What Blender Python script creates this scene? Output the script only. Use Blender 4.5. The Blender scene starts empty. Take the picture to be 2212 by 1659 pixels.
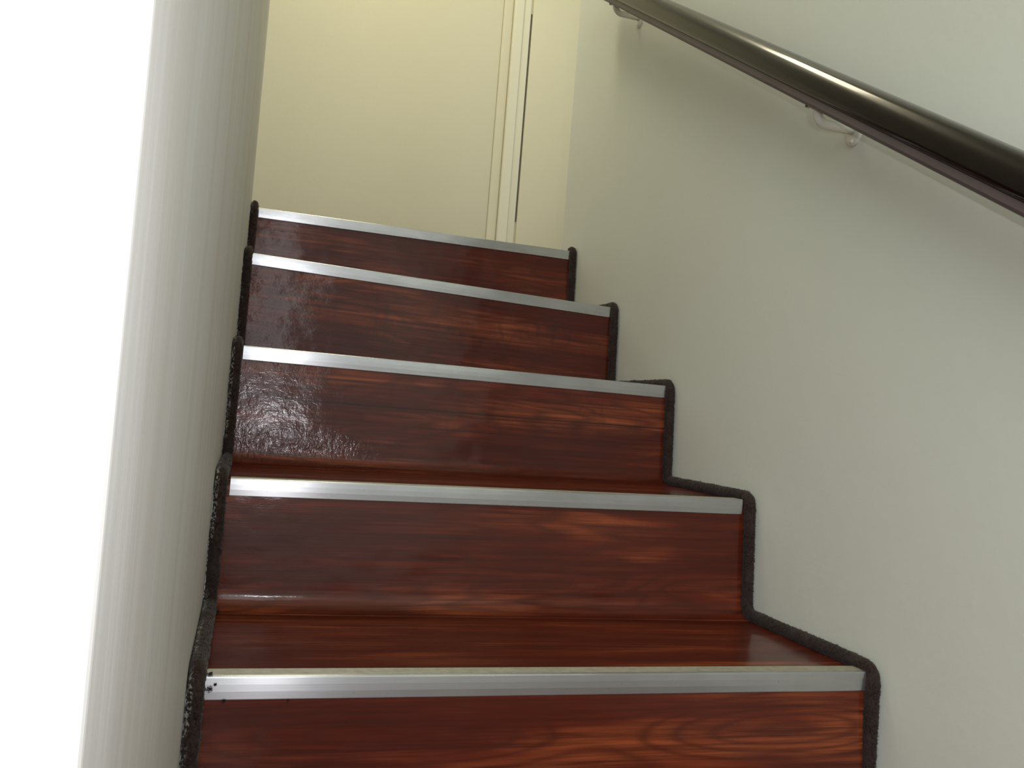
import bpy, math, random
from mathutils import Matrix, Vector, noise
random.seed(7)
scene = bpy.context.scene
col = scene.collection

# ---------------------------------------------------------------- camera
cam_d = bpy.data.cameras.new('camera'); cam = bpy.data.objects.new('camera', cam_d); col.objects.link(cam)
cam_d.sensor_fit = 'HORIZONTAL'; cam_d.sensor_width = 36.0; cam_d.lens = 30.363; cam_d.clip_start = 0.01
CAM = Vector((0.01521, -0.90553, 0.28306))
rr = Vector((0.95321862, -0.29187772, 0.07862348)); uu = Vector((-0.08604207, -0.01264676, 0.99621123)); ff = Vector((0.28977753, 0.95637203, 0.03716889))
m = Matrix((rr, uu, -ff)).transposed().to_4x4(); m.translation = CAM
cam.matrix_world = m
scene.camera = cam

# ---------------------------------------------------------------- world, lights, exposure
w = bpy.data.worlds.new('world'); scene.world = w; w.use_nodes = True
wb = w.node_tree.nodes['Background']; wb.inputs[0].default_value = (0.86, 0.90, 0.86, 1); wb.inputs[1].default_value = 1.0

def light(name, kind, loc, energy, color, size=None, target=None, size_y=None):
    d = bpy.data.lights.new(name, kind); o = bpy.data.objects.new(name, d); col.objects.link(o)
    o.location = loc; d.energy = energy; d.color = color
    if kind == 'AREA':
        d.size = size
        if size_y: d.shape = 'RECTANGLE'; d.size_y = size_y
    else:
        d.shadow_soft_size = size
    if target is not None:
        o.rotation_euler = (Vector(target) - Vector(loc)).to_track_quat('-Z', 'Y').to_euler()
    return o
# the camera's own flash, beside the lens
light('camera_flash', 'AREA', CAM + rr*0.095 + uu*0.04, 2.1, (0.97, 0.94, 1.0), 0.028, CAM + rr*0.095 + uu*0.04 + ff - rr*0.22, 0.016)
# warm ceiling lamp over the upper landing
light('landing_lamp', 'AREA', (0.25, 1.08, 2.68), 13.0, (1.0, 0.90, 0.64), 0.45, (0.55, 1.5, 0.7))
# daylight of the lower hall coming over the photographer's shoulder
light('hall_daylight', 'AREA', (-0.70, -3.0, 1.45), 48.0, (0.95, 0.97, 1.0), 2.0, (0.5, 0.6, 0.4))

vs = scene.view_settings
vs.view_transform = 'Standard'; vs.look = 'None'; vs.exposure = 0.0; vs.gamma = 1.0; vs.use_curve_mapping = False

# ---------------------------------------------------------------- material helpers
class NT:
    def __init__(s, name):
        s.m = bpy.data.materials.new(name); s.m.use_nodes = True
        s.t = s.m.node_tree; s.b = s.t.nodes['Principled BSDF']
    def n(s, typ, **kw):
        x = s.t.nodes.new(typ)
        for k, v in kw.items():
            if k.startswith('i_'):
                x.inputs[int(k[2:]) if k[2:].isdigit() else k[2:]].default_value = v
            else: setattr(x, k, v)
        return x
    def l(s, a, b): s.t.links.new(a, b)
    def coord(s, kind, scale=(1, 1, 1), loc=(0, 0, 0)):
        c = s.n('ShaderNodeTexCoord'); mp = s.n('ShaderNodeMapping')
        mp.inputs['Scale'].default_value = scale; mp.inputs['Location'].default_value = loc
        s.l(c.outputs[kind], mp.inputs[0]); return mp.outputs[0]
    def noise(s, vec, scale, detail=3, rough=.5, dist=0):
        x = s.n('ShaderNodeTexNoise'); x.inputs['Scale'].default_value = scale; x.inputs['Detail'].default_value = detail
        x.inputs['Roughness'].default_value = rough; x.inputs['Distortion'].default_value = dist
        s.l(vec, x.inputs['Vector']); return x.outputs['Fac']
    def ramp(s, fac, stops):
        r = s.n('ShaderNodeValToRGB'); e = r.color_ramp.elements
        while len(e) < len(stops): e.new(0.5)
        for i, (p, c) in enumerate(stops):
            e[i].position = p; e[i].color = (c[0], c[1], c[2], 1) if isinstance(c, tuple) else (c, c, c, 1)
        s.l(fac, r.inputs[0]); return r.outputs[0]
    def mix(s, fac, a, b, blend='MIX'):
        x = s.n('ShaderNodeMix', data_type='RGBA', blend_type=blend)
        for sock, v in ((x.inputs[0], fac), (x.inputs[6], a), (x.inputs[7], b)):
            if isinstance(v, (int, float)): sock.default_value = v
            elif isinstance(v, tuple): sock.default_value = (v[0], v[1], v[2], 1)
            else: s.l(v, sock)
        return x.outputs[2]
    def math(s, op, a, b=None):
        x = s.n('ShaderNodeMath', operation=op)
        for i, v in enumerate((a, b)):
            if v is None: continue
            if isinstance(v, (int, float)): x.inputs[i].default_value = v
            else: s.l(v, x.inputs[i])
        return x.outputs[0]
    def bump(s, h, dist, strength=1.0, prev=None):
        x = s.n('ShaderNodeBump'); x.inputs['Strength'].default_value = strength; x.inputs['Distance'].default_value = dist
        s.l(h, x.inputs['Height'])
        if prev is not None: s.l(prev, x.inputs['Normal'])
        return x.outputs[0]

def plaster(name, base, var, streak=False, rough=.55, bumps=True, spec=.3):
    t = NT(name)
    c = t.coord('Object')
    big = t.noise(c, 2.2, 3, .5)
    colr = t.mix(t.ramp(big, [(.35, 0.0), (.65, 1.0)]), base, var)
    if streak:   # vertical roller and brush strokes
        cs = t.coord('Object', (1, 9, .45))
        st = t.noise(cs, 2.2, 3, .5)
        colr = t.mix(t.ramp(st, [(.46, 0.0), (.70, .30)]), colr, (.40, .35, .29))
        st2 = t.noise(t.coord('Object', (1, 22, .8)), 3, 3, .6)
        colr = t.mix(t.ramp(st2, [(.50, 0.0), (.75, .32)]), colr, (.74, .76, .72))
        h = t.noise(t.coord('Object', (3, 34, 3.0)), 4, 4, .6)
        t.l(t.bump(h, .0006, .4), t.b.inputs['Normal'])
    elif bumps:
        h = t.noise(c, 90, 3, .6); h2 = t.noise(c, 7, 2, .5)
        b1 = t.bump(h2, .004, .35); t.l(t.bump(h, .0006, .5, b1), t.b.inputs['Normal'])
    t.l(colr, t.b.inputs['Base Color'])
    t.b.inputs['Roughness'].default_value = rough
    t.b.inputs['Specular IOR Level'].default_value = spec
    return t.m

def wood_vinyl(name, seed, rings=(), seam=None, wrinkle=.35, light_=1.0, smear=0.0):
    """UV: u = metres along the step, v = metres along the sheet."""
    t = NT(name)
    off = (seed*3.17, seed*1.91, seed)
    uv = t.coord('UV', (1, 1, 1))
    base = t.coord('UV', (1.1, 9, 1), off)
    n1 = t.noise(base, 2.4, 3, .55, .35)              # broad bands
    n2 = t.noise(t.coord('UV', (1.0, 46, 1), off), 3.0, 6, .68, .35)   # fine streaks
    field = t.math('MULTIPLY', t.noise(t.coord('UV', (.9, 5.5, 1), off), 1.7, 3, .45, .25), 8.0 if rings else 30.0)
    for (u0, v0, a, k) in rings:
        mp = t.n('ShaderNodeMapping'); mp.inputs['Location'].default_value = (-u0*a, -v0, 0); mp.inputs['Scale'].default_value = (a, 1, 1)
        t.l(uv, mp.inputs[0])
        ln = t.n('ShaderNodeVectorMath', operation='LENGTH'); t.l(mp.outputs[0], ln.inputs[0])
        wgt = t.n('ShaderNodeMapRange', interpolation_type='SMOOTHSTEP'); t.l(ln.outputs['Value'], wgt.inputs[0])
        wgt.inputs[1].default_value = 0.0; wgt.inputs[2].default_value = .05; wgt.inputs[3].default_value = 1; wgt.inputs[4].default_value = 0
        field = t.math('ADD', field, t.math('MULTIPLY', wgt.outputs[0], k))
    wave = t.math('ADD', t.math('MULTIPLY', t.math('SINE', t.math('MULTIPLY', field, 3.4)), .5), .5)
    L = light_*.84
    colr = t.ramp(n1, [(.30, (.080*L, .011*L, .0055*L)), (.5, (.150*L, .024*L, .0095*L)), (.70, (.35*L, .082*L, .025*L))])
    colr = t.mix(t.ramp(n2, [(.38, .85), (.60, 0.0)]), colr, (.055*L, .011*L, .006*L))
    colr = t.mix(t.math('MULTIPLY', t.math('POWER', wave, 2.5), .6), colr, (.075*L, .015*L, .0075*L))
    if smear:
        sm = t.noise(t.coord('UV', (14, 7, 1), off), 1.6, 3, .6, 1.2)
        colr = t.mix(t.ramp(sm, [(.52, 0.0), (.68, smear)]), colr, (.055, .014, .010))
    bigw = t.noise(t.coord('UV', (9, 13, 1), off), 1.0, 2, .5)
    fine = t.noise(t.coord('UV', (60, 90, 1), off), 1.0, 4, .6)
    # sheet pulls and puckers near the wall side, where it was cut in
    near = t.n('ShaderNodeMapRange', interpolation_type='SMOOTHSTEP'); sx = t.n('ShaderNodeSeparateXYZ'); t.l(uv, sx.inputs[0]); t.l(sx.outputs[0], near.inputs[0])
    near.inputs[1].default_value = 0.02; near.inputs[2].default_value = .38; near.inputs[3].default_value = 1; near.inputs[4].default_value = .04
    b = t.bump(bigw, .006*min(wrinkle, .4), 1.0)
    b = t.bump(t.math('MULTIPLY', fine, near.outputs[0]), .0005*wrinkle, 1.0, b)
    b = t.bump(n2, .00018, .6, b)
    if wrinkle > .85:
        pk = t.noise(t.coord('UV', (120, 60, 1), off), 1.0, 3, .6, .8)
        foot = t.n('ShaderNodeMapRange', interpolation_type='SMOOTHSTEP'); t.l(sx.outputs[1], foot.inputs[0])
        foot.inputs[1].default_value = .11; foot.inputs[2].default_value = .155; foot.inputs[3].default_value = .10; foot.inputs[4].default_value = 1
        b = t.bump(t.math('MULTIPLY', t.math('MULTIPLY', pk, near.outputs[0]), foot.outputs[0]), .0012, 1.0, b)
    if seam is not None:
        d = t.math('ABSOLUTE', t.math('SUBTRACT', sx.outputs[1], seam))
        s_ = t.math('LESS_THAN', d, .0011)
        colr = t.mix(t.math('MULTIPLY', s_, .8), colr, (.02, .008, .006))
    t.l(b, t.b.inputs['Normal']); t.l(b, t.b.inputs['Coat Normal']); t.l(colr, t.b.inputs['Base Color'])
    rg = t.ramp(t.noise(t.coord('UV', (11, 16, 1), off), 1.2, 3, .6), [(.3, .32), (.7, .44)])
    t.l(rg, t.b.inputs['Roughness'])
    t.b.inputs['Specular IOR Level'].default_value = .06
    t.b.inputs['Coat Weight'].default_value = .46; t.b.inputs['Coat Roughness'].default_value = .10
    return t.m

ANISO = 0.0
def aluminium(name, seed):
    t = NT(name)
    c = t.coord('Object', (1.2, 60, 160), (seed, 0, 0))
    br = t.noise(c, 6, 3, .6)
    blot = t.noise(t.coord('Object', (18, 60, 60), (seed*2.3, 0, 0)), 1.0, 4, .65)
    colr = t.mix(t.ramp(blot, [(.40, 0.0), (.75, .4)]), (.50, .51, .525), (.38, .38, .37))
    spk = t.noise(t.coord('Object', (1, 1, 1), (seed, 3, 0)), 260, 1, .5)
    colr = t.mix(t.ramp(spk, [(.74, 0.0), (.80, .5)]), colr, (.15, .13, .12))
    t.l(colr, t.b.inputs['Base Color'])
    t.b.inputs['Metallic'].default_value = .9; t.b.inputs['Anisotropic'].default_value = .92
    tg = t.n('ShaderNodeTangent', direction_type='RADIAL', axis='X'); t.l(tg.outputs[0], t.b.inputs['Tangent']); t.b.inputs['Anisotropic Rotation'].default_value = ANISO
    t.l(t.ramp(blot, [(.2, .25), (.85, .36)]), t.b.inputs['Roughness'])
    t.l(t.bump(br, .00008, .5), t.b.inputs['Normal'])
    return t.m

def carpet(name, flecks):
    t = NT(name)
    c = t.coord('Object')
    n = t.noise(c, 420, 2, .6); n2 = t.noise(c, 40, 3, .6)
    colr = t.mix(t.ramp(n, [(.3, 0.0), (.7, 1.0)]), (.011, .0065, .005), (.045, .029, .024))
    colr = t.mix(t.ramp(n2, [(.45, 0.0), (.75, .5)]), colr, (.055, .042, .039))
    if flecks:   # dried white wall paint caught on the wall side of the pile
        uvc = t.n('ShaderNodeTexCoord'); sx = t.n('ShaderNodeSeparateXYZ'); t.l(uvc.outputs['UV'], sx.inputs[0])
        side = t.n('ShaderNodeMapRange'); t.l(sx.outputs[1], side.inputs[0])
        side.inputs[1].default_value = .60; side.inputs[2].default_value = .82; side.inputs[3].default_value = 0; side.inputs[4].default_value = 1
        pn = t.ramp(t.noise(c, 230, 3, .7), [(.50, 0.0), (.58, 1.0)])
        pb = t.ramp(t.noise(c, 11, 2, .5), [(.44, 0.0), (.56, 1.0)])
        f = t.math('MULTIPLY', t.math('MULTIPLY', side.outputs[0], pn), pb)
        colr = t.mix(t.math('MULTIPLY', f, .8), colr, (.50, .48, .42))
    t.l(colr, t.b.inputs['Base Color'])
    t.b.inputs['Roughness'].default_value = .95; t.b.inputs['Specular IOR Level'].default_value = .1
    t.b.inputs['Sheen Weight'].default_value = .10; t.b.inputs['Sheen Roughness'].default_value = .5
    return t.m

def plain(name, base, rough, metal=0.0, spec=.5, var=None, scale=20):
    t = NT(name)
    n = t.noise(t.coord('Object'), scale, 3, .6)
    t.l(t.mix(t.ramp(n, [(.35, 0.0), (.7, 1.0)]), base, var or tuple(x*.88 for x in base)), t.b.inputs['Base Color'])
    t.b.inputs['Roughness'].default_value = rough; t.b.inputs['Metallic'].default_value = metal; t.b.inputs['Specular IOR Level'].default_value = spec
    return t.m

M_RIGHT = plaster('wall_paint_right', (.74, .77, .675), (.73, .75, .66))
M_LEFT = plaster('wall_paint_left', (.56, .56, .54), (.54, .545, .52), streak=True, rough=.6)
M_BACK = plaster('wall_paint_back', (.67, .63, .455), (.66, .62, .445))
M_DOOR = plaster('door_paint', (.67, .63, .455), (.66, .62, .445), rough=.4)
M_TRIM = plaster('trim_gloss_paint', (.72, .69, .52), (.71, .68, .51), rough=.35, bumps=False)
M_GAP = plain('gap_shadow_strip', (.10, .085, .06), .7)
M_FLOOR = wood_vinyl('floor_vinyl', 20)
M_CARPET_R = carpet('carpet_pile_right', False)
M_CARPET_L = carpet('carpet_pile_left', True)
M_BRACKET = plain('bracket_paint', (.78, .77, .66), .35)
M_SCREW = plain('screw_steel', (.42, .42, .41), .25, 1.0)
M_NTOP = plain('nosing_top_dulled', (.36, .34, .25), .45, .35, .5, (.28, .265, .20), 90)

# ---------------------------------------------------------------- mesh helpers
def mesh_obj(name, verts, faces, mat, parent=None, uvs=None, smooth=False, mats=None, fmat=None):
    me = bpy.data.meshes.new(name); me.from_pydata([tuple(v) for v in verts], [], faces)
    for mm in (mats or [mat]): me.materials.append(mm)
    if uvs is not None:
        lay = me.uv_layers.new(name='UVMap')
        for lp in me.loops: lay.data[lp.index].uv = uvs[lp.vertex_index]
    for i, p in enumerate(me.polygons):
        p.use_smooth = smooth
        if fmat: p.material_index = fmat[i]
    me.update()
    o = bpy.data.objects.new(name, me); col.objects.link(o)
    if parent: o.parent = parent
    return o

def struct(o): o['kind'] = 'structure'; return o
def box_geo(x0, x1, y0, y1, z0, z1):
    v = [(x, y, z) for x in (x0, x1) for y in (y0, y1) for z in (z0, z1)]
    f = [(0, 1, 3, 2), (4, 6, 7, 5), (0, 4, 5, 1), (2, 3, 7, 6), (0, 2, 6, 4), (1, 5, 7, 3)]
    return v, f
def box(name, b, mat, parent=None, bevel=0.0, seg=2):
    v, f = box_geo(*b); o = mesh_obj(name, v, f, mat, parent)
    if bevel:
        md = o.modifiers.new('bevel', 'BEVEL'); md.width = bevel; md.segments = seg
        for p in o.data.polygons: p.use_smooth = True
    return o
def prism_xy(name, pts, z0, z1, mat, smooth=False):
    n = len(pts); v = [(x, y, z0) for x, y in pts] + [(x, y, z1) for x, y in pts]
    f = [(i, (i+1) % n, n+(i+1) % n, n+i) for i in range(n)] + [tuple(reversed(range(n))), tuple(range(n, 2*n))]
    return mesh_obj(name, v, f, mat, None, smooth=smooth)
def empty(name, loc, label=None, cat=None, group=None):
    o = bpy.data.objects.new(name, None); col.objects.link(o); o.location = loc; o.empty_display_size = .05
    if label: o['label'] = label
    if cat: o['category'] = cat
    if group: o['group'] = group
    return o
def arc(cx, cy, r, a0, a1, n):
    return [(cx + r*math.cos(math.radians(a0+(a1-a0)*i/n)), cy + r*math.sin(math.radians(a0+(a1-a0)*i/n))) for i in range(n+1)]

# ---------------------------------------------------------------- the setting
XL, XR = -0.018, 0.7975      # faces of the two walls beside the flight
YF, YE, YB = -0.660, 1.312, 2.10
ZT = 2.75; ZF = -0.185
# left wall with its rounded corner nearest the camera, returning to the left
R1 = .006
pts = arc(XL-R1, YF+R1, R1, 0, -90, 6) + [(-1.1, YF), (-1.1, YF+.12), (-.14, YF+.12), (-.14, YE)] + arc(XL-.012, YE-.012, .012, 90, 0, 6)
o = prism_xy('wall_left', list(reversed(pts)), ZF, ZT, M_LEFT)
struct(o)
o = prism_xy('wall_right', arc(XR+.004, YE-.004, .004, 180, 90, 4) + [(XR+.12, YE), (XR+.12, -2.6), (XR, -2.6)], ZF, ZT, M_RIGHT); struct(o)
struct(box('wall_back', (-1.1, 1.9, YB, YB+.1, .60, ZT), M_BACK))
struct(box('ceiling', (-1.1, 1.9, -2.6, YB+.1, ZT, ZT+.05), M_RIGHT))
struct(box('floor', (-1.1, XR+.12, -2.6, -.02, ZF-.05, ZF), M_FLOOR))

# door on the landing: leaf, post and the dark slot beside it
dr = empty('door_1', (.4, YB, .721)); struct(dr)
def part(o, p):
    o.parent = p; o.matrix_parent_inverse = Matrix.Translation(-p.location); return o
part(box('door_leaf', (-.15, .782, YB-.004, YB+.02, .724, ZT-.05), M_DOOR, None, .003), dr)
part(box('door_edge_strip', (.782, .818, YB-.010, YB+.02, .724, ZT-.05), M_DOOR, None, .006, 4), dr)
part(box('door_post', (.818, .856, YB-.022, YB+.02, .721, ZT-.02), M_TRIM, None, .006, 4), dr)
part(box('stop_strip', (.857, .8855, YB-.009, YB+.02, .721, ZT-.02), M_TRIM, None, .003, 2), dr)
part(box('gap_strip', (.8856, .8915, YB-.0052, YB+.01, .992, 1.762), M_GAP), dr)
part(box('wall_lining', (.8922, 1.35, YB-.009, YB+.02, .721, ZT-.02), M_BACK, None, .002), dr)

# landing floor
struct(box('floor', (-1.1, 1.9, 1.227, YB, .66, .7195), M_FLOOR))

# ---------------------------------------------------------------- steps
# per step: nose y, z at the left end, z at the right end, x of the strip's ends
STEPS = [(0.0,    .0018, -.0019, -.001, .7835),
         (.2982,  .1702,  .1782,  .0025, .7755),
         (.5964,  .3631,  .3624,  .0008, .7815),
         (.8946,  .5657,  .5440, -.0042, .7785),
         (1.1927, .7206,  .7210,  .0015, .7850)]
RINGS = [((.20, .055, .17, 8), (.66, .060, .17, 8)), (), (), (), ()]
SEAMS = [None, None, .077, None, None]
NAMES = ['lowest stair step with dark wood vinyl, wide metal nosing and oval grain figures',
         'second stair step from the bottom, with a glossy lip highlight at the riser foot',
         'middle stair step, its shiny puckered riser catching the flash on the left',
         'second highest stair step, with dull smears on its reddish brown riser',
         'topmost stair step at the landing edge, with the shortest looking riser']
XA, XB = XL + .001, XR - .001
HS = .0213
NX = 64
for i, (y, zl, zr, xl, xr) in enumerate(STEPS):
    root = empty('stair_step', (.39, y, (ZF if i == 0 else STEPS[i-1][1])), NAMES[i], 'stair step', 'wood vinyl stair steps with metal nosings')
    mat = wood_vinyl('stair_vinyl_%s' % ['one', 'two', 'three', 'four', 'five'][i], i+1, RINGS[i], SEAMS[i],
                     wrinkle=[.3, .35, 1.0, .8, .4][i], smear=[0, .1, .25, .55, .2][i])
    def zn(x): return zl + (zr-zl)*(x-0.0)/.78
    if i == 0: zb = lambda x: ZF
    else:
        pl, pr = STEPS[i-1][1], STEPS[i-1][2]
        zb = lambda x, pl=pl, pr=pr: pl + (pr-pl)*x/.78 - .0012
    # riser sheet with a coved foot
    ysb = .034          # the riser's foot comes forward of its nosing line
    prof = []           # (y offset, t) with z = zb + (zn-zb)*...
    rc = .024
    N = 26
    V, UV, F = [], [], []
    rows = []
    for k in range(N+1): rows.append(('r', k/N))
    for k in range(1, 9): rows.append(('c', k/8))
    thick = .012
    for s, tt in rows:
        for a in range(NX+1):
            x = XA + (XB-XA)*a/NX
            top = zn(x) - .004; bot = zb(x)
            H = top - bot
            if s == 'r':
                z = top - (H-rc)*tt
                yy = y + .0035 - (ysb-rc)*tt
                v = (top - z)
            else:
                ang = tt*math.pi/2
                yy = y + .0035 - (ysb-rc) - rc*(1-math.cos(ang)); z = bot + rc*(1-math.sin(ang)); v = (H-rc) + rc*ang
            # gentle unevenness of the glued sheet
            q = .0011*noise.noise(Vector((x*5, z*9, i*4.3)))
            if s == 'r': yy += q*(math.sin(math.pi*min(1, tt*1.0)) if tt < 1 else 0)
            V.append((x-root.location.x, yy-root.location.y, z-root.location.z)); UV.append((x, v))
    W_ = NX+1
    for r in range(len(rows)-1):
        for a in range(NX): F.append((r*W_+a, (r+1)*W_+a, (r+1)*W_+a+1, r*W_+a+1))
    ro = mesh_obj('riser', V, F, mat, root, UV, True)
    md = ro.modifiers.new('solid', 'SOLIDIFY'); md.thickness = .0022; md.offset = -1
    # tread board: from behind the nosing to the next riser's foot
    if i < 4:
        y1 = STEPS[i+1][0] + .006
    else: y1 = 1.2275
    V, UV, F = [], [], []
    NY = 14
    for b_ in range(NY+1):
        yy = y + .0045 + (y1-y-.0045)*b_/NY
        for a in range(NX+1):
            x = XA + (XB-XA)*a/NX
            z = zn(x) - .0012 + .0004*noise.noise(Vector((x*4, yy*6, i*2.1+9)))
            V.append((x-root.location.x, yy-root.location.y, z-root.location.z)); UV.append((x, .5+yy-y))
    for r in range(NY):
        for a in range(NX): F.append((r*W_+a, r*W_+a+1, (r+1)*W_+a+1, (r+1)*W_+a))
    to = mesh_obj('tread', V, F, mat, root, UV, True)
    md = to.modifiers.new('solid', 'SOLIDIFY'); md.thickness = .016; md.offset = -1
    # metal nosing: angle profile with a rounded ridge and a ribbed top flange
    top_d = .026
    pr = [(top_d, .0004), (top_d, .0020)]
    nr = 6
    for k in range(nr):
        ya = top_d - .0005 - (top_d-.0055)*k/nr; yb = top_d - .0005 - (top_d-.0055)*(k+.5)/nr
        pr += [(ya, .0022), (yb, .0022), (yb-.0002, .0017), (yb-.0012, .0017)]
    pr += [(.0045, .0024)] + [(.0008+.0022-.0022*math.cos(math.radians(90-d))*1, .0002+.0022*math.sin(math.radians(90-d))) for d in ()]
    for d in range(90, 181, 15):
        pr.append((.0020+.0022*math.cos(math.radians(d)), .0002+.0022*math.sin(math.radians(d))))
    pr += [(-.0006, -.006), (-.0007, -.013), (-.0002, -HS+.0008), (.0002, -HS), (.0016, -HS), (.0018, -.0015), (.004, .0002)]
    n = len(pr); V, F, FM = [], [], []
    NS = 40
    for a in range(NS+1):
        x = xl + (xr-xl)*a/NS
        for (py, pz) in pr:
            V.append((x-root.location.x, py, zn(x)+pz-root.location.z))
    for a in range(NS):
        for k in range(n):
            k2 = (k+1) % n
            F.append((a*n+k, a*n+k2, (a+1)*n+k2, (a+1)*n+k))
            FM.append(1 if k <= 4*nr+1 else 0)
    F += [tuple(range(n)), tuple(reversed(range(NS*n, NS*n+n)))]; FM += [0, 0]
    no = mesh_obj('metal_nosing', V, F, None, root, None, False, mats=[aluminium('brushed_aluminium_%s' % ['one', 'two', 'three', 'four', 'five'][i], i*2.7), M_NTOP], fmat=FM)

# ---------------------------------------------------------------- carpet cords beside the flight
def smooth_path(pts, rad, step=.0022):
    """polyline in (y, z) with filleted corners, resampled"""
    out = [Vector(pts[0])]
    for i in range(1, len(pts)-1):
        p0, p1, p2 = Vector(pts[i-1]), Vector(pts[i]), Vector(pts[i+1])
        r = rad[i] if isinstance(rad, list) else rad
        a = p1 + (p0-p1).normalized()*min(r, (p0-p1).length*.48); b = p1 + (p2-p1).normalized()*min(r, (p2-p1).length*.48)
        for k in range(9):
            t = k/8; out.append(a*(1-t)**2 + p1*2*t*(1-t) + b*t*t)
    out.append(Vector(pts[-1]))
    res = [out[0]]; acc = 0
    for i in range(1, len(out)):
        seg = out[i]-out[i-1]; L = seg.length
        if L < 1e-7: continue
        d = step-acc
        while d <= L:
            res.append(out[i-1]+seg*(d/L)); d += step
        acc = L-(d-step)
    return res

def cord(name, xc, path, rx, rn, mat, label, side, seed, fibres, lump=.0011, widen=None, tail=()):
    rnd = random.Random(seed)
    V, F, UV = [], [], []
    S = 22; n = len(path); length = 0
    for i, p in enumerate(path):
        a = path[max(0, i-1)]; b = path[min(n-1, i+1)]
        t = (b-a).normalized(); nrm = Vector((-t.y, t.x))     # outward from the stair
        if i: length += (path[i]-path[i-1]).length
        e = 1.0
        if i > n-6: e = [1, .97, .9, .75, .5, .15][i-(n-6)] if i-(n-6) >= 0 else 1
        wr = widen(p) if widen else 1.0
        cx = xc + (side*(rx*wr-rx))
        for s in range(S):
            th = 2*math.pi*s/S
            q = Vector((length*260, math.cos(th)*2.2, math.sin(th)*2.2+seed))
            tw = math.sin(length*1500 + th*1.0)*.0003
            k = 1 + (lump*(noise.noise(q) + .7*noise.noise(q*2.3)) + .0005*noise.noise(Vector((length*30, seed, 0)))*2 + tw)/rx
            dx = math.cos(th)*rx*wr*e*k; dn = math.sin(th)*rn*e*k*(1+.35*(wr-1))
            V.append((cx+dx, p.x+nrm.x*dn, p.y+nrm.y*dn))
            UV.append((length, abs((th-math.pi)/math.pi) if False else (.5-.5*math.cos(th)*1.0)))
    for i in range(n-1):
        for s in range(S):
            s2 = (s+1) % S
            F.append((i*S+s, i*S+s2, (i+1)*S+s2, (i+1)*S+s))
    F += [tuple(reversed(range(S))), tuple(range((n-1)*S, n*S))]
    base = len(V)
    for _ in range(fibres):
        i = rnd.randrange(2, n-4); s = rnd.randrange(S)
        p = Vector(V[i*S+s]); c = Vector((xc, path[i].x, path[i].y)); d = (p-c).normalized()
        d = (d + Vector((rnd.gauss(0, .55), rnd.gauss(0, .55), rnd.gauss(0, .55)))).normalized()
        L = rnd.uniform(.0008, .0026)
        side_v = d.cross(Vector((rnd.random(), rnd.random(), rnd.random()))).normalized()*.00028
        b0 = len(V)
        V.extend([p-side_v-d*.0005, p+side_v-d*.0005, p+d*L]); UV.extend([UV[i*S+s]]*3)
        F.append((b0, b0+1, b0+2))
    for (tx, ty, tz, tr) in tail:      # frayed tufts and crumbs
        for _ in range(int(60+tr*30000)):
            d = Vector((rnd.gauss(0, 1), rnd.gauss(0, 1), rnd.gauss(0, 1))).normalized()
            p = Vector((tx, ty, tz)) + d*tr*rnd.random()**.5
            sv = d.cross(Vector((rnd.random(), rnd.random(), 1))).normalized()*.0006
            b0 = len(V); V.extend([p-sv, p+sv, p+d*.0016*rnd.random()+Vector((0, 0, .0006))]); UV.extend([(0, 0)]*3); F.append((b0, b0+1, b0+2))
    V2 = [(x-xc, y_, z_) for x, y_, z_ in V]
    o = mesh_obj(name, V2, F, mat, None, UV, True); o.location = (xc, 0, 0)
    o['label'] = label; o['category'] = 'carpet edging'; o['group'] = 'carpet edgings along the stair walls'
    return o

def profile(zi, out, up):
    pts = [(-out-.002, ZF+.012)]
    for i in range(5):
        y = STEPS[i][0]; z = STEPS[i][zi]
        pts.append((y-out, z+up))
        if i < 4: pts.append((STEPS[i+1][0]-out-.012, z+up))
    return pts
pr = profile(2, .002, .006)
pr.append((1.222, .727)); 
rads = [.02]*len(pr)
path = smooth_path([Vector(p) for p in pr], .017)
cord('carpet_edging', XR-.0098, path, .0089, .0096, M_CARPET_R,
     'dark brown carpet cord stepping up the edge of the flight against the right wall', 1, 3, 14000)
pl_ = profile(1, .004, .007)
pl_.append((1.225, .730))
path = smooth_path([Vector(p) for p in pl_], .017)
cord('carpet_edging', XL+.0090, path, .0082, .0105, M_CARPET_L,
     'frayed dark carpet cord along the left edge of the stairs, flecked with white wall paint', 1, 11, 16000, .0016,
     tail=[(.0035, -.004, -.008, .0032), (.0085, -.0022, -.004, .0012), (.0030, .003, .004, .0028), (.018, -.0012, -.0205, .0016), (.002, .262, .004, .003), (.08, -.001, -.0213, .0006)])

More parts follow.
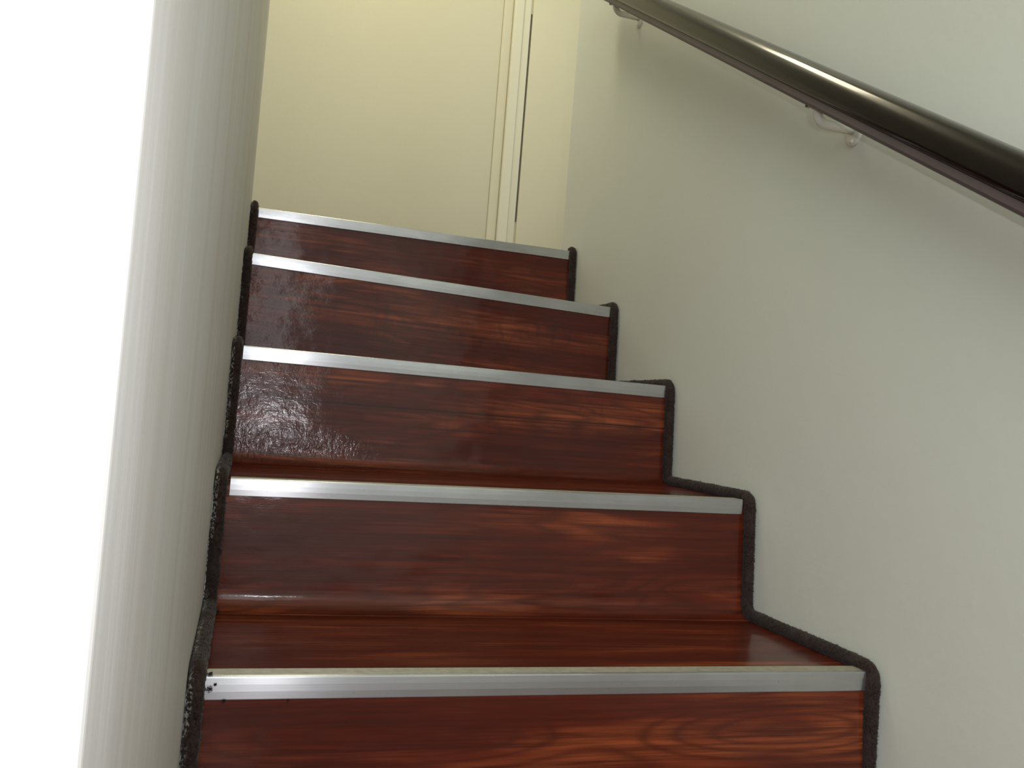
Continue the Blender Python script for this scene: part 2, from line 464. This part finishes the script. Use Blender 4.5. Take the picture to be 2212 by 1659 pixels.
# ---------------------------------------------------------------- handrail
YA, ZA, SL = -.75, .2295, .628
def railz(y): return .555 + .630*(y+.233)
def make_rail():
    y0, y1 = -.80, 1.02
    root = empty('handrail', (XR, .1, 0.7), 'dark polished wooden handrail sloping up the right wall on pale brackets', 'handrail')
    rx, rz = .0240, .0265
    P0 = [(-rx, -.008), (-rx, .011), (-.013, rz), (.013, rz), (rx, .011), (rx, -.008), (.014, -.0165), (-.014, -.0165)]
    for _ in range(3):     # rounded octagonal profile
        P0 = [q for i in range(len(P0)) for q in ((P0[i][0]*.78+P0[(i+1) % len(P0)][0]*.22, P0[i][1]*.78+P0[(i+1) % len(P0)][1]*.22), (P0[i][0]*.22+P0[(i+1) % len(P0)][0]*.78, P0[i][1]*.22+P0[(i+1) % len(P0)][1]*.78))]
    S = len(P0); V, F = [], []
    t = Vector((0, 1, .630)).normalized(); nr = Vector((0, -t.z, t.y))
    secs = [(y0, .85), (y0+.006, 1)] + [(y0+.01+(y1-y0-.02)*k/40, 1) for k in range(41)] + [(y1-.004, .94), (y1, .75)]
    for (y, s_) in secs:
        for k in range(S):
            ax, az = P0[-k-1][0]*s_, P0[-k-1][1]*s_
            V.append((.735+ax-root.location.x, y+nr.y*az-root.location.y, railz(y)+nr.z*az-root.location.z))
    for i in range(len(secs)-1):
        for k in range(S):
            F.append((i*S+k, i*S+(k+1) % S, (i+1)*S+(k+1) % S, (i+1)*S+k))
    F += [tuple(reversed(range(S))), tuple(range((len(secs)-1)*S, len(secs)*S))]
    tm = NT('dark_varnished_wood')
    n = tm.noise(tm.coord('Object', (14, 1.0, 9)), 5, 4, .6)
    tm.l(tm.mix(n, (.004, .002, .0016), (.010, .0045, .003)), tm.b.inputs['Base Color'])
    tm.b.inputs['Roughness'].default_value = .25; tm.b.inputs['Specular IOR Level'].default_value = .12; tm.b.inputs['Coat Weight'].default_value = .5; tm.b.inputs['Coat Roughness'].default_value = .1
    mesh_obj('rail', V, F, tm.m, root, None, True)
    # flat lighter bar under the wooden rail, giving its lower edge a paler band
    hw, zt_, zb2 = .0175, -.012, -.0265
    Q = [(-hw, zt_), (-hw, -.0215), (-.0155, -.0250), (-.0115, zb2), (.0115, zb2), (.0155, -.0250), (hw, -.0215), (hw, zt_)]
    V, F = [], []; n = len(Q); ys = [y0+.02+(y1-y0-.04)*k/20 for k in range(21)]
    for y in ys:
        for (qx, qz) in Q: V.append((.735+qx-root.location.x, y+nr.y*qz-root.location.y, railz(y)+nr.z*qz-root.location.z))
    for i in range(len(ys)-1):
        for k in range(n): F.append((i*n+k, (i+1)*n+k, (i+1)*n+(k+1) % n, i*n+(k+1) % n))
    F += [tuple(range(n)), tuple(reversed(range((len(ys)-1)*n, len(ys)*n)))]
    b = mesh_obj('underside_bar', V, F, plain('underside_bar_colour', (.125, .095, .095), .45, 0, .4), root, None, False)
    b['label'] = 'lighter grey brown bar under the dark rail'
    return root
rail = make_rail()

def tube(name, pts, r, mat, parent, S=14, flat=1.0):
    V, F = [], []; n = len(pts)
    for i, p in enumerate(pts):
        a = pts[max(0, i-1)]; b = pts[min(n-1, i+1)]; t = (b-a).normalized()
        u = t.cross(Vector((0, 1, 0))).normalized(); v = Vector((0, 1, 0)) if abs(t.y) < .2 else t.cross(u).normalized()
        for s in range(S):
            th = 2*math.pi*s/S; V.append(p - parent.location + u*math.cos(th)*r + v*math.sin(th)*r*flat)
    for i in range(n-1):
        for s in range(S): F.append((i*S+s, i*S+(s+1) % S, (i+1)*S+(s+1) % S, (i+1)*S+s))
    F += [tuple(reversed(range(S))), tuple(range((n-1)*S, n*S))]
    return mesh_obj(name, V, F, mat, parent, None, True)

def disc_x(name, c, r, t, mat, parent, S=28, dome=0):
    """disc against the right wall, axis along x; c is its wall side centre"""
    V, F = [], []
    rings = [(r, 0), (r, t*.5), (r*.9, t*.85), (r*.7, t)] + ([(r*.35, t+dome)] if dome else [])
    for rr_, h in rings:
        for s in range(S):
            th = 2*math.pi*s/S; V.append((c[0]-h, c[1]+rr_*math.cos(th), c[2]+rr_*math.sin(th)))
    for i in range(len(rings)-1):
        for s in range(S): F.append((i*S+s, (i+1)*S+s, (i+1)*S+(s+1) % S, i*S+(s+1) % S))
    F += [tuple(range(S)), tuple(reversed(range((len(rings)-1)*S, len(rings)*S)))]
    return mesh_obj(name, V, F, mat, parent, None, True)

for yb, zb_ in ((.113, .722), (.893, 1.216)):
    top = railz(yb) - .027
    loc = Vector((XR, yb, zb_)) - rail.location
    # arm: straight down from the rail, round bend, level into the wall
    P = [Vector((.735, yb, top+.006)), Vector((.735, yb, zb_+.016))]
    for k in range(1, 8):
        a = math.radians(90*k/7); P.append(Vector((.735+.016*(1-math.cos(a)), yb, zb_+.016-.016*math.sin(a))))
    P += [Vector((.775, yb, zb_)), Vector((XR-.0005, yb, zb_))]
    arm = tube('bracket', P, .0066, M_BRACKET, rail)
    wp = disc_x('wall_plate', (XR - rail.location.x, yb-.0-rail.location.y, zb_-.006-rail.location.z), .017, .004, M_BRACKET, rail)
    sc = disc_x('screw', (XR-.004-rail.location.x, yb-rail.location.y, zb_-.0165-rail.location.z), .0035, .0014, M_BRACKET, rail, 14, .0006)
    # saddle under the rail with its small steel screw
    s2 = tube('saddle', [Vector((.735, yb, top+.012)), Vector((.735, yb, top-.001))], .0085, M_BRACKET, rail, 18, 1.4)
    s3 = tube('saddle_screw', [Vector((.729, yb+.013, railz(yb+.013)-.022)), Vector((.729, yb+.013, railz(yb+.013)-.0335))], .0048, M_SCREW, rail, 14)
    for x in (wp, sc, s2, s3): x.parent = arm
